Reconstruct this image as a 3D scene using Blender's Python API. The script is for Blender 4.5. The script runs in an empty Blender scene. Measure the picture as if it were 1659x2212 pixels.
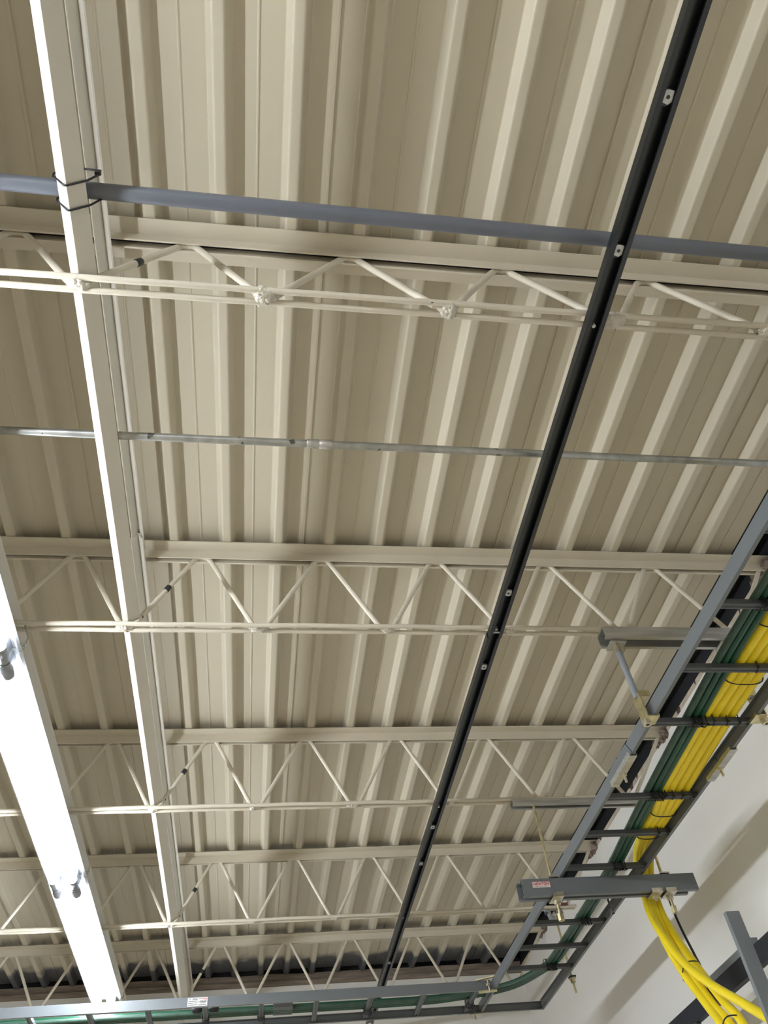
import bpy, math, random
from mathutils import Vector, Matrix, noise as mnoise
random.seed(7)
S = bpy.context.scene
C = bpy.data.collections.new('scene'); S.collection.children.link(C)
U = 1.65          # metres per layout unit (roof deck height above the eye)
EYE = 1.6         # eye height above the floor, metres
FL = -EYE / U     # floor level in layout units

# ------------------------------------------------------------ camera, world, exposure
cam_d = bpy.data.cameras.new('camera'); cam = bpy.data.objects.new('camera', cam_d); C.objects.link(cam)
r = Vector((0.98910, -0.11777, -0.08836)); u = Vector((-0.03131, -0.75463, 0.65540)); f = Vector((0.14387, 0.64549, 0.75009))
u = Vector((-0.03130632801429503, -0.7546309672886472, 0.6554021796082632)).normalized()
f = Vector((0.14386546144647258, 0.6454934229872434, 0.7500939740345907)).normalized()
r = f.cross(u).normalized()
cam.matrix_world = Matrix(((r.x, u.x, -f.x, 0), (r.y, u.y, -f.y, 0), (r.z, u.z, -f.z, EYE), (0, 0, 0, 1)))
cam_d.sensor_fit = 'VERTICAL'; cam_d.sensor_height = 24.0; cam_d.lens = 1680.485 / 2212 * 24.0
cam_d.clip_start = 0.02
S.camera = cam
w = bpy.data.worlds.new('world'); S.world = w; w.use_nodes = True
w.node_tree.nodes['Background'].inputs[0].default_value = (0.02, 0.02, 0.02, 1)
w.node_tree.nodes['Background'].inputs[1].default_value = 0.2
S.view_settings.view_transform = 'Standard'; S.view_settings.look = 'None'
S.view_settings.gamma = 1.0; S.view_settings.use_curve_mapping = False
S.view_settings.exposure = 0.0
LAMP = 63.0                      # tube emission
LAMP_COL = (0.90, 0.955, 1.0)

# ------------------------------------------------------------ materials
def mat(name, col, rough=0.5, metal=0.0, var=0.06, vscale=6.0, chips=0.0, chipcol=(0.10, 0.06, 0.04), bump=0.0, bscale=60.0,
        spec=0.5, stretch=None, cscale=22.0):
    m = bpy.data.materials.new(name); m.use_nodes = True
    nt = m.node_tree; N = nt.nodes; L = nt.links; b = N['Principled BSDF']
    b.inputs['Roughness'].default_value = rough; b.inputs['Metallic'].default_value = metal
    b.inputs['Specular IOR Level'].default_value = spec
    tc = N.new('ShaderNodeTexCoord'); mp = N.new('ShaderNodeMapping'); L.new(tc.outputs['Object'], mp.inputs[0])
    if stretch: mp.inputs['Scale'].default_value = stretch
    n = N.new('ShaderNodeTexNoise'); n.inputs['Scale'].default_value = vscale; n.inputs['Detail'].default_value = 4
    L.new(mp.outputs[0], n.inputs['Vector'])
    r = N.new('ShaderNodeValToRGB'); L.new(n.outputs[0], r.inputs[0])
    lo = [c * (1 - var) for c in col]; hi = [min(1, c * (1 + var)) for c in col]
    r.color_ramp.elements[0].position = 0.3; r.color_ramp.elements[1].position = 0.7
    r.color_ramp.elements[0].color = (*lo, 1); r.color_ramp.elements[1].color = (*hi, 1)
    out = r.outputs[0]
    if chips > 0:
        n2 = N.new('ShaderNodeTexNoise'); n2.inputs['Scale'].default_value = cscale; n2.inputs['Detail'].default_value = 3
        L.new(tc.outputs['Object'], n2.inputs['Vector'])
        r2 = N.new('ShaderNodeValToRGB'); L.new(n2.outputs[0], r2.inputs[0])
        r2.color_ramp.elements[0].position = chips; r2.color_ramp.elements[1].position = chips + 0.012
        r2.color_ramp.elements[0].color = (0, 0, 0, 1); r2.color_ramp.elements[1].color = (1, 1, 1, 1)
        mx = N.new('ShaderNodeMix'); mx.data_type = 'RGBA'
        L.new(r2.outputs[0], mx.inputs[0]); L.new(out, mx.inputs[6]); mx.inputs[7].default_value = (*chipcol, 1)
        out = mx.outputs[2]
    L.new(out, b.inputs['Base Color'])
    if bump > 0:
        n3 = N.new('ShaderNodeTexNoise'); n3.inputs['Scale'].default_value = bscale; n3.inputs['Detail'].default_value = 3
        L.new(mp.outputs[0], n3.inputs['Vector'])
        bp = N.new('ShaderNodeBump'); bp.inputs['Strength'].default_value = bump; bp.inputs['Distance'].default_value = 0.004
        L.new(n3.outputs[0], bp.inputs['Height']); L.new(bp.outputs[0], b.inputs['Normal'])
    return m

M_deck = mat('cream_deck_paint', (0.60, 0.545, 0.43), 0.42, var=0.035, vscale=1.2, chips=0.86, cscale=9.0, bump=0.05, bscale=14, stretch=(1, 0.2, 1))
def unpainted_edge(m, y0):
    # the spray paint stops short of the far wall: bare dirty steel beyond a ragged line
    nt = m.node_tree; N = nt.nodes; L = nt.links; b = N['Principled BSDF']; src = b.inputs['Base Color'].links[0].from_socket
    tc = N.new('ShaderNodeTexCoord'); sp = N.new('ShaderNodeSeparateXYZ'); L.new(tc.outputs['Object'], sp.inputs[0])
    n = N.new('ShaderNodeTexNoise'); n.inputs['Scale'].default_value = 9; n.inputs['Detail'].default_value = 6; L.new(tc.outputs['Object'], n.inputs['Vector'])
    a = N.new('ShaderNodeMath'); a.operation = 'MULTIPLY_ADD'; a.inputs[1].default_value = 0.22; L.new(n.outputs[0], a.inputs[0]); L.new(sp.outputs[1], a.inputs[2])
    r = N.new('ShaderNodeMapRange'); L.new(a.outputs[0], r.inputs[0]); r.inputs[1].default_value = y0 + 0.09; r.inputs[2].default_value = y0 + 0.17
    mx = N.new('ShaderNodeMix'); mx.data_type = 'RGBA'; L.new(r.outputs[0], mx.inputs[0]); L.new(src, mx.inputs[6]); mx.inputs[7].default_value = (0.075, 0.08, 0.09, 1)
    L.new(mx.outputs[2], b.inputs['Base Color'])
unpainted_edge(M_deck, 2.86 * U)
M_cream = mat('cream_steel_paint', (0.66, 0.60, 0.49), 0.40, var=0.04, chips=0.765, cscale=40.0, bump=0.05, bscale=40)
M_chord = mat('cream_rod_paint', (0.68, 0.625, 0.52), 0.40, var=0.05, chips=0.735, cscale=48.0, bump=0.3, bscale=70)
M_weld = mat('painted_weld', (0.66, 0.62, 0.54), 0.5, var=0.12, vscale=60, bump=1.0, bscale=160)
M_angle = mat('white_bracing_paint', (0.70, 0.67, 0.60), 0.42, var=0.03, chips=0.79, cscale=40.0, chipcol=(0.2, 0.18, 0.16), bump=0.02)
M_wall = mat('white_wall_paint', (0.88, 0.87, 0.85), 0.7, var=0.02, vscale=2.0, bump=0.1, bscale=25)
M_wall2 = mat('offwhite_room_paint', (0.70, 0.66, 0.58), 0.8, var=0.02)
M_floor = mat('beige_floor_tile', (0.56, 0.47, 0.34), 0.6, var=0.05)
M_ledge = mat('stained_ledge', (0.26, 0.21, 0.17), 0.9, var=0.35, vscale=14, bump=0.8, bscale=50, stretch=(0.4, 1, 3))
M_strip = mat('beige_wall_cap', (0.55, 0.47, 0.38), 0.8, var=0.25, vscale=18, chips=0.60, cscale=16, bump=0.5)
M_mortar = mat('rough_mortar', (0.22, 0.17, 0.14), 0.95, var=0.5, vscale=40, bump=1.0, bscale=90)
M_dark = mat('black_gap_fill', (0.012, 0.013, 0.016), 0.6, var=0.2)  # near-black fill for the gaps at the deck edges and between chord angles
M_black = mat('black_coated_steel', (0.006, 0.010, 0.014), 0.30, var=0.15, vscale=20, spec=0.6)
M_railblk = mat('blue_black_rail_paint', (0.012, 0.014, 0.022), 0.55, var=0.1, spec=0.3)
M_tray = mat('grey_tray_enamel', (0.155, 0.17, 0.185), 0.38, var=0.03, vscale=10, chips=0.80, chipcol=(0.6, 0.6, 0.6), cscale=40)
M_rung = mat('dark_grey_rung_enamel', (0.075, 0.082, 0.092), 0.38, var=0.04)
M_galv = mat('galvanised_steel', (0.50, 0.50, 0.48), 0.38, metal=0.75, var=0.18, vscale=30, stretch=(0.3, 3, 3))
M_emt = mat('dull_conduit_steel', (0.42, 0.43, 0.42), 0.36, metal=0.8, var=0.22, vscale=30, chips=0.66, chipcol=(0.12, 0.12, 0.11), cscale=36)
M_zinc = mat('yellow_zinc', (0.62, 0.55, 0.33), 0.30, metal=0.85, var=0.25, vscale=40)
M_nut = mat('zinc_nut', (0.60, 0.56, 0.44), 0.28, metal=0.9, var=0.2, vscale=60)
M_washer = mat('washer_steel', (0.62, 0.64, 0.66), 0.45, metal=0.3, var=0.15, vscale=90)
M_pvc = mat('grey_plastic_pipe', (0.135, 0.148, 0.18), 0.42, var=0.04, vscale=8, chips=0.78, chipcol=(0.5, 0.5, 0.5), cscale=24)
M_sleeve = mat('grey_rod_paint', (0.30, 0.33, 0.37), 0.5, var=0.04)
M_tie = mat('black_nylon', (0.012, 0.013, 0.018), 0.35, var=0.1)
M_yel = mat('yellow_jacket', (0.93, 0.73, 0.022), 0.36, var=0.05, vscale=12, spec=0.5)
M_grn = mat('green_jacket', (0.012, 0.075, 0.042), 0.34, var=0.15, vscale=10)
M_grn2 = mat('dusty_green_jacket', (0.045, 0.095, 0.068), 0.5, var=0.2, vscale=25)
M_lampbody = mat('pale_fixture_enamel', (0.50, 0.53, 0.56), 0.5, var=0.03)
M_socket = mat('lampholder_plastic', (0.30, 0.32, 0.35), 0.35, var=0.04)
M_paper = mat('white_label', (0.80, 0.80, 0.79), 0.5, var=0.02)
M_pink = mat('pink_label', (0.72, 0.45, 0.42), 0.5, var=0.04)
M_red = mat('red_print', (0.50, 0.03, 0.03), 0.5, var=0.02)
M_ink = mat('black_print', (0.03, 0.03, 0.03), 0.5, var=0.02)
M_band = mat('dark_rod_band', (0.03, 0.032, 0.042), 0.4, var=0.2, vscale=60)
M_rust = mat('rusty_steel', (0.16, 0.075, 0.045), 0.8, var=0.3, vscale=60)
M_tube = bpy.data.materials.new('lit_tube'); M_tube.use_nodes = True
_b = M_tube.node_tree.nodes['Principled BSDF']
_b.inputs['Base Color'].default_value = (0.9, 0.9, 0.9, 1); _b.inputs['Emission Color'].default_value = (*LAMP_COL, 1)
_b.inputs['Emission Strength'].default_value = LAMP

# ------------------------------------------------------------ mesh helpers (layout units)
class MB:
    def __init__(self): self.v = []; self.f = []; self.sm = []
    def add(self, vs, fs, smooth=False):
        o = len(self.v); self.v += [tuple(a) for a in vs]; self.f += [tuple(i + o for i in q) for q in fs]; self.sm += [smooth] * len(fs)
        return self
    def box(self, x0, x1, y0, y1, z0, z1, bev=0.0):
        if bev > 0: return self.cbox(x0, x1, y0, y1, z0, z1, bev)
        vs = [(x, y, z) for x in (x0, x1) for y in (y0, y1) for z in (z0, z1)]
        return self.add(vs, [(0, 1, 3, 2), (4, 6, 7, 5), (0, 4, 5, 1), (2, 3, 7, 6), (0, 2, 6, 4), (1, 5, 7, 3)])
    def cbox(self, x0, x1, y0, y1, z0, z1, b):
        prof = [(y0 + b, z0), (y1 - b, z0), (y1, z0 + b), (y1, z1 - b), (y1 - b, z1), (y0 + b, z1), (y0, z1 - b), (y0, z0 + b)]
        return self.prism(prof, 'x', x0, x1)
    def prism(self, prof, ax, a, b, closed=True, caps=True):
        n = len(prof)
        def P(t, q):
            if ax == 'x': return (t, q[0], q[1])
            if ax == 'y': return (q[0], t, q[1])
            return (q[0], q[1], t)
        vs = [P(a, q) for q in prof] + [P(b, q) for q in prof]
        fs = [(i, (i + 1) % n, n + (i + 1) % n, n + i) for i in range(n if closed else n - 1)]
        if closed and caps: fs += [tuple(range(n)), tuple(range(2 * n - 1, n - 1, -1))]
        return self.add(vs, fs)
    def sheet(self, line, t, ax, a, b):
        """thin folded sheet: 2-D open polyline thickened by t to its left"""
        n = len(line); off = []
        for i in range(n):
            d = []
            if i > 0: e = Vector(line[i]) - Vector(line[i - 1]); d.append(e.normalized())
            if i < n - 1: e = Vector(line[i + 1]) - Vector(line[i]); d.append(e.normalized())
            ns = [Vector((-e.y, e.x)) for e in d]
            m = sum(ns, Vector((0, 0))); m.normalize(); k = 1 / max(0.35, m.dot(ns[0]))
            off.append(Vector(line[i]) + m * t * k)
        prof = [tuple(q) for q in line] + [tuple(q) for q in reversed(off)]
        nn = len(prof)
        def P(tt, q):
            return {'x': (tt, q[0], q[1]), 'y': (q[0], tt, q[1]), 'z': (q[0], q[1], tt)}[ax]
        vs = [P(a, q) for q in prof] + [P(b, q) for q in prof]
        fs = [(i, (i + 1) % nn, nn + (i + 1) % nn, nn + i) for i in range(nn)]
        for i in range(n - 1):
            fs.append((i, i + 1, nn - 2 - i, nn - 1 - i)); fs.append((nn + i, nn + nn - 1 - i, nn + nn - 2 - i, nn + i + 1))
        return self.add(vs, fs)
    def tube(self, path, r, seg=12, caps=True, smooth=True):
        P = [Vector(p) for p in path]; n = len(P); rr = r if isinstance(r, (list, tuple)) else [r] * n
        T = []
        for i in range(n):
            a = P[max(0, i - 1)]; b = P[min(n - 1, i + 1)]; T.append((b - a).normalized())
        up = Vector((0, 0, 1)) if abs(T[0].z) < 0.9 else Vector((1, 0, 0))
        N = (up - T[0] * up.dot(T[0])).normalized(); vs = []
        for i in range(n):
            N = (N - T[i] * N.dot(T[i])).normalized(); B = T[i].cross(N)
            for k in range(seg):
                a = 2 * math.pi * k / seg; vs.append(P[i] + (N * math.cos(a) + B * math.sin(a)) * rr[i])
        fs = [(i * seg + k, i * seg + (k + 1) % seg, (i + 1) * seg + (k + 1) % seg, (i + 1) * seg + k) for i in range(n - 1) for k in range(seg)]
        self.add(vs, fs, smooth)
        if caps:
            self.add(vs[:seg], [tuple(range(seg - 1, -1, -1))]); self.add(vs[-seg:], [tuple(range(seg))])
        return self
    def ring(self, c, ax1, ax2, r1, r2, w, seg=20, t=None):
        """closed loop (cable tie) around c in the plane of ax1, ax2, superellipse radii r1, r2, wire radius w"""
        c = Vector(c); a1 = Vector(ax1).normalized(); a2 = Vector(ax2).normalized(); nrm = a1.cross(a2); vs = []
        for i in range(seg):
            a = 2 * math.pi * i / seg; ca, sa = math.cos(a), math.sin(a)
            k = 1 / (abs(ca) ** 3 + abs(sa) ** 3) ** (1 / 3)
            p = c + a1 * ca * k * r1 + a2 * sa * k * r2; o = (a1 * ca + a2 * sa).normalized()
            for q in range(6):
                b = 2 * math.pi * q / 6; vs.append(p + (o * math.cos(b) + nrm * math.sin(b)) * w)
        fs = [(i * 6 + q, i * 6 + (q + 1) % 6, ((i + 1) % seg) * 6 + (q + 1) % 6, ((i + 1) % seg) * 6 + q) for i in range(seg) for q in range(6)]
        return self.add(vs, fs, True)
    def disc(self, c, ax, ro, ri, h, seg=20):
        """washer / hex nut: annular prism along ax"""
        c = Vector(c); ax = Vector(ax).normalized(); t = Vector((1, 0, 0)) if abs(ax.x) < 0.8 else Vector((0, 1, 0))
        n = (t - ax * t.dot(ax)).normalized(); b = ax.cross(n); vs = []
        for s in (0, 1):
            for R in (ro, ri):
                for k in range(seg):
                    a = 2 * math.pi * k / seg; vs.append(c + ax * (h * s) + (n * math.cos(a) + b * math.sin(a)) * R)
        fs = []
        for k in range(seg):
            j = (k + 1) % seg
            fs += [(k, j, 2 * seg + j, 2 * seg + k), (seg + k, 3 * seg + k, 3 * seg + j, seg + j), (k, seg + k, seg + j, j), (2 * seg + k, 2 * seg + j, 3 * seg + j, 3 * seg + k)]
        return self.add(vs, fs)
    def blob(self, c, rx, ry, rz, seed=0, amp=0.3, sub=3, fr=3.0):
        import bmesh
        bm = bmesh.new(); bmesh.ops.create_icosphere(bm, subdivisions=sub, radius=1.0)
        vs = []
        for v in bm.verts:
            d = 1 + amp * mnoise.noise(v.co * fr + Vector((seed * 3.1, seed, 0)))
            vs.append((c[0] + v.co.x * rx * d, c[1] + v.co.y * ry * d, c[2] + v.co.z * rz * d))
        bm.verts.ensure_lookup_table(); fs = [tuple(v.index for v in f.verts) for f in bm.faces]; bm.free()
        return self.add(vs, fs, True)
    def build(self, name, m, parent=None, origin=None, bevel=0.0):
        o = (0, 0, 0)
        if parent is not None: o = parent['_o']
        elif origin is not None: o = origin
        me = bpy.data.meshes.new(name)
        me.from_pydata([((x - o[0]) * U, (y - o[1]) * U, (z - o[2]) * U) for x, y, z in self.v], [], self.f)
        me.polygons.foreach_set('use_smooth', self.sm); me.materials.append(m)
        import bmesh
        bm = bmesh.new(); bm.from_mesh(me); bmesh.ops.recalc_face_normals(bm, faces=bm.faces[:]); bm.to_mesh(me); bm.free()
        ob = bpy.data.objects.new(name, me); C.objects.link(ob); ob['_o'] = o
        if parent is not None: ob.parent = parent
        else: ob.location = (o[0] * U, o[1] * U, o[2] * U + EYE)
        if bevel > 0:
            md = ob.modifiers.new('bevel', 'BEVEL'); md.width = bevel * U; md.segments = 2; md.limit_method = 'ANGLE'; md.angle_limit = 0.7
        return ob

def thing(name, label, cat, loc, group=None):
    e = bpy.data.objects.new(name, None); C.objects.link(e); e.empty_display_size = 0.05
    e.location = (loc[0] * U, loc[1] * U, loc[2] * U + EYE); e['_o'] = tuple(loc)
    e['label'] = label; e['category'] = cat
    if group: e['group'] = group
    return e
def tag(o, label, cat, group=None):
    o['label'] = label; o['category'] = cat
    if group: o['group'] = group
    return o
def struct(o): o['kind'] = 'structure'; return o
def smooth_path(pts, n=8):
    P = [Vector(p) for p in pts]; P = [P[0] * 2 - P[1]] + P + [P[-1] * 2 - P[-2]]; out = []
    for i in range(1, len(P) - 2):
        for k in range(n):
            t = k / n; a, b, c, d = P[i - 1], P[i], P[i + 1], P[i + 2]
            out.append(0.5 * ((2 * b) + (c - a) * t + (2 * a - 5 * b + 4 * c - d) * t * t + (3 * b - a - 3 * c + d) * t ** 3))
    out.append(P[-2]); return out

# ------------------------------------------------------------ layout
XL, XR = -1.75, 0.945          # left wall, right wall
YB, YF = -1.5, 3.0            # wall behind the eye, far wall
DX1, DY1 = 0.885, 2.988        # edges of the roof deck
PITCH, X0, DEP = 0.0884, 0.0145, 0.018

# ------------------------------------------------------------ room shell
def deck():
    prof = []
    k0 = int((XL - X0) / PITCH) + 1
    for k in range(k0, 10):
        c = X0 + k * PITCH
        if c > 0.86: break
        hb, hw = 0.0072, 0.0070
        def rc(p, q, r, R, n=4):                 # rounded corner at q
            p, q, r = Vector(p), Vector(q), Vector(r); a = (p - q).normalized(); b = (r - q).normalized(); P0 = q + a * R; P2 = q + b * R
            return [tuple(P0 * (1 - t) ** 2 + q * 2 * t * (1 - t) + P2 * t * t) for t in [i / n for i in range(n + 1)]]
        TL, BL, BR, TR = (c - hb - hw, 1 + DEP), (c - hb, 1.0), (c + hb, 1.0), (c + hb + hw, 1 + DEP)
        prof += rc((c - 0.03, 1 + DEP), TL, BL, 0.0012, 2) + rc(TL, BL, BR, 0.0030) + rc(BL, BR, TR, 0.0030) + rc(BR, TR, (c + 0.03, 1 + DEP), 0.0012, 2)
        m = c + PITCH / 2                       # small stiffening bead in the middle of each flat pan
        if k % 4 == 0:                          # side lap between two sheets
            prof += [(m - 0.0026, 1 + DEP), (m - 0.0021, 1 + DEP - 0.0028), (m + 0.0008, 1 + DEP - 0.0028), (m + 0.0024, 1 + DEP - 0.0004)]
        else:
            prof += [(m - 0.0022, 1 + DEP), (m - 0.0011, 1 + DEP - 0.0013), (m + 0.0003, 1 + DEP - 0.0013), (m + 0.0022, 1 + DEP)]
    prof = [(XL, 1 + DEP)] + [q for q in prof if q[0] < DX1] + [(DX1, 1 + DEP)]
    mb = MB()
    mb.prism(prof + [(DX1, 1.03), (XL, 1.03)], 'y', YB, DY1)
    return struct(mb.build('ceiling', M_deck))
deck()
struct(MB().box(XL - 0.05, XR + 0.05, YB - 0.05, YF + 0.05, 1.034, 1.06).build('trim_1', M_dark))     # black underside beyond the deck's edges
struct(MB().box(XR, XR + 0.06, YB, YF + 0.06, FL, 0.980).build('wall_right', M_wall))
struct(MB().box(XL, XR, YF, YF + 0.06, FL, 0.969).build('wall_front', M_wall))
struct(MB().box(XL - 0.06, XL, YB, YF + 0.06, FL, 1.034).build('wall_left', M_wall2))
struct(MB().box(XL - 0.06, XR + 0.06, YB - 0.06, YB, FL, 1.034).build('wall_back', M_wall2))
struct(MB().box(XL - 0.06, XR + 0.06, YB - 0.06, YF + 0.06, FL - 0.05, FL).build('floor', M_floor))
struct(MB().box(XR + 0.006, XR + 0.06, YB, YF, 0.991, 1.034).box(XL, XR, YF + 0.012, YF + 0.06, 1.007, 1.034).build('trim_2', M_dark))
struct(MB().box(XR - 0.001, XR + 0.06, YB, YF, 0.980, 0.991).build('trim_3', M_strip))
m = MB(); n = 90                                # rough stained ledge on the far wall
for i in range(n):
    xa, xb = XL + (XR - XL) * i / n, XL + (XR - XL) * (i + 1) / n
    ja = 0.0022 * mnoise.noise(Vector((xa * 9, 0, 0))); jb = 0.0022 * mnoise.noise(Vector((xb * 9, 0, 0)))
    vs = []
    for x, j in ((xa, ja), (xb, jb)):
        vs += [(x, YF + 0.06, 0.969), (x, YF - 0.006, 0.9705 + j), (x, YF - 0.008, 0.984 + j), (x, YF - 0.002, 0.986), (x, YF - 0.004, 1.006 + j), (x, YF + 0.06, 1.008)]
    m.add(vs, [(q, (q + 1) % 6, 6 + (q + 1) % 6, 6 + q) for q in range(6)])
struct(m.build('trim_4', M_ledge))

# ------------------------------------------------------------ open web joists
YJ = [0.4133, 0.9663, 1.5268, 2.0948, 2.6590]
JB = [0.3985, 0.9663, 1.5268, 2.0948, 2.6590]
ZB, ZT, PAN, XB0 = 0.829, 0.986, 0.2055, -0.217
JLAB = ['cream open-web joist nearest the camera, crossing just past the grey plastic pipe',
        'cream open-web joist second from the camera, wide galvanised channel under its right part',
        'third of the five cream open-web joists, slim channel under its right part',
        'cream open-web joist fourth from the camera, saddle clamp under its right end',
        'cream open-web joist farthest away, its lower rods hidden behind the far cable tray']
def joist(i):
    yc, yb = YJ[i], JB[i]
    J = thing('steel_joist', JLAB[i], 'joist', (XR - 0.02, yc, 0.98), 'cream open-web joists under the roof deck')
    xe = XR + 0.004
    for s in (-1, 1):                           # two angles, back to back with a gap
        a = 0.0272 * s; b = 0.0052 * s; t = 0.0022
        line = [(yc + a, 0.9990), (yc + b, 0.9990), (yc + b, 0.9785)]
        MB().sheet(line, -t * s if s > 0 else t * -s * -1, 'x', XL, xe).build('top_chord', M_cream, J)
    MB().box(XL, xe, yc - 0.0053, yc + 0.0053, 0.9935, 0.9990).build('dark_gap_strip', M_dark, J)['label'] = 'dark strip filling the gap between the two angles'  # near-black strip added to darken the gap between the angles
    for s in (-1, 1):
        x1 = 0.835 if i != 3 else 0.845
        pts = [(XL + (x1 - XL) * k / 60, yb + 0.0072 * s, ZB + 0.0006 * math.sin(k * 1.7 + s)) for k in range(61)]
        MB().tube(pts, 0.0037, 12).build('bottom_chord', M_chord, J)
    k0 = -8
    for k in range(k0, 6):
        xb = XB0 + k * PAN
        if xb > 0.84 or xb < XL + 0.02: continue
        for s in (-1, 1):
            xt = xb + s * PAN / 2
            if xt < XL: continue
            f0, f1 = 0.010, 0.0115
            P = [(xb, yb, ZB), (xb + s * f0 * .6, yb, ZB + 0.0003), (xb + s * f0 * 1.15, yb, ZB + 0.006), (xt - s * (f1 + 0.003), yc, ZT - 0.008),
                 (xt - s * f1 * 0.7, yc, ZT - 0.001), (xt, yc, ZT)]
            if k == 5 and s == 1: P = [(xb, yb, ZB), (xb + f0 * .6, yb, ZB + .0003), (xb + f0 * 1.2, yb, ZB + .006), (XR - 0.012, yc, ZT)]
            MB().tube(P, 0.0041, 12).build('web_rod', M_chord, J)
        mb = MB(); sc = 1.0 if i else 1.25
        rr = random.Random(i * 31 + k)
        for q in range(3 if i < 2 else 2):
            mb.blob((xb + rr.uniform(-.007, .007), yb + rr.uniform(-.002, .002), ZB - 0.0012 + rr.uniform(-.001, .0012)), 0.0085 * sc * rr.uniform(.7, 1.25), 0.0072 * sc, 0.0036 * sc, seed=i * 50 + k * 5 + q, amp=0.55, sub=3, fr=2.6)
        mb.build('weld', M_weld, J)
    # dark band round the rod to the right of the bracing
    xb = XB0; a = Vector((xb + 0.0115, yb, ZB + 0.006)); b = Vector((xb + PAN / 2 - 0.0145, yc, ZT - 0.008))
    t = 0.535; d = (b - a)
    tp = MB().tube([a + d * (t - 0.035), a + d * (t - 0.03), a + d * (t + 0.03), a + d * (t + 0.035)], [0.0042, 0.0048, 0.0048, 0.0042], 12).build('rod_band', M_band, J)
    tp['label'] = 'dark band round the rod'
    return J
for i in range(5): joist(i)
m = MB()
for i, y in enumerate(YJ):                      # crumbly mortar round the joist ends
    for q in range(5):
        m.blob((XR - 0.002, y - 0.02 + 0.014 * q + random.uniform(-.004, .004), 0.986 + random.uniform(-.006, .006)), 0.011, 0.012, 0.009, seed=q + i * 7, amp=0.9, sub=3, fr=4)
struct(m.build('trim_5', M_mortar))

# ------------------------------------------------------------ bracing angles along the room
def rot_angle(mb, x, z, y0, y1, leg=0.0215, t=0.0022, flip=1):
    n1 = Vector((-0.57, 0.82)); n2 = Vector((0.82, 0.57))
    if flip < 0: n1 = Vector((-0.57, -0.82)); n2 = Vector((0.80, -0.60))
    A = Vector((x, z)); line = [A + Vector((-0.62, 0.78)) * leg * 0.82, A + n1 * 0.0015, A + n2 * 0.0015, A + n2 * leg]
    mb.sheet([tuple(q) for q in line], t if flip > 0 else -t, 'y', y0, y1); return mb
t_ = MB(); rot_angle(t_, -0.216, 0.8337, YB + 0.02, YF - 0.01)
tag(t_.build('bracing_angle', M_angle, origin=(-0.216, 0.7, 0.8337)), 'long white angle bar with a brightly lit edge, tied to the grey pipe', 'angle bar')
t_ = MB(); rot_angle(t_, -0.3925, 0.8337, YB + 0.02, YF - 0.01)
tag(t_.build('bracing_angle', M_angle, origin=(-0.3925, 1.5, 0.8337)), 'dull painted angle bar directly beside the fluorescent fixtures, in their shade', 'angle bar')
def topangle(y0, y1, dx, z0, name_label, curl):
    mb = MB()
    x, z = -0.2135 + dx, z0
    mb.sheet([(x - 0.0098, z - 0.016), (x - 0.0088, z - 0.015), (x - 0.0008, z), (x + 0.0012, z), (x + 0.0088, z - 0.0105), (x + 0.0094, z - 0.012)], -0.0020, 'y', y0, y1)
    if curl:
        mb.tube([(x - 0.0095, y0 + 0.001, z - 0.0155), (x - 0.003, y0 - 0.003, z - 0.002), (x + 0.006, y0 - 0.001, z - 0.004)], 0.0016, 8)
    return tag(mb.build('bracing_angle', M_angle, origin=(x, y0, z)), name_label, 'angle bar')
topangle(YB + 0.02, 0.945, 0.000, 0.975, 'thin folded angle bar under the deck, near length, ending at the second joist', False)
topangle(0.898, YF - 0.02, -0.001, 0.970, 'thin folded angle bar, far length, starting with a bent end at the second joist', True)

# ------------------------------------------------------------ pipes
pv = thing('conduit_pipe', 'thick grey plastic pipe crossing above the bright angle bar near the first joist', 'pipe', (0, 0.31, 0.8655))
MB().tube([(x, 0.3095 + 0.008 * (x + 0.3), 0.8655) for x in [XL + 0.01, -1.2, -0.7, -0.3, 0.0, 0.3, 0.6, XR]], 0.0086, 24).build('pipe', M_pvc, pv)
em = thing('conduit_pipe', 'thin galvanised steel conduit crossing between the first and second joists', 'pipe', (0, 0.6195, 0.8515))
MB().tube([(x, 0.6205, 0.8575) for x in [XL + 0.01, -1.0, -0.3, 0.0, 0.3, 0.6, XR]], 0.0053, 20).build('pipe', M_emt, em)
cp = MB().tube([(0.045, 0.6205, 0.8575), (0.0465, 0.6205, 0.8575), (0.0605, 0.6205, 0.8575), (0.0612, 0.6205, 0.8575), (0.0622, 0.6205, 0.8575), (0.063, 0.6205, 0.8575), (0.078, 0.6205, 0.8575), (0.079, 0.6205, 0.8575)],
               [0.0060, 0.0066, 0.0066, 0.0058, 0.0058, 0.0066, 0.0066, 0.0060], 20).build('coupling', M_galv, em)
for xx in (0.051, 0.073):
    MB().disc((xx, 0.6225, 0.8520), (0, 0.25, -1), 0.0024, 0.0008, 0.0016, 10).build('screw', M_nut, cp)
def pipe_tie(y, lab):
    P = [(-0.2315, y + 0.0005, 0.853), (-0.229, y, 0.8512), (-0.2168, y + 0.0012, 0.8322), (-0.214, y + 0.0012, 0.8327), (-0.1965, y - 0.001, 0.8455), (-0.188, y - 0.003, 0.8585), (-0.187, y - 0.004, 0.870), (-0.205, y - 0.002, 0.877), (-0.228, y, 0.872), (-0.2325, y, 0.860), (-0.2315, y + 0.0005, 0.853)]
    mb = MB().tube(P, 0.0011, 8)
    mb.box(-0.1915, -0.1855, y - 0.0055, y - 0.0020, 0.8600, 0.8650)
    tag(mb.build('cable_tie', M_tie, origin=(-0.216, y, 0.833)), lab, 'cable tie', 'black ties holding the grey pipe')
pipe_tie(0.2945, 'black cable tie round the bright angle bar, on the near side of the grey pipe')
pipe_tie(0.3195, 'black cable tie round the bright angle bar, on the far side of the grey pipe')

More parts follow.
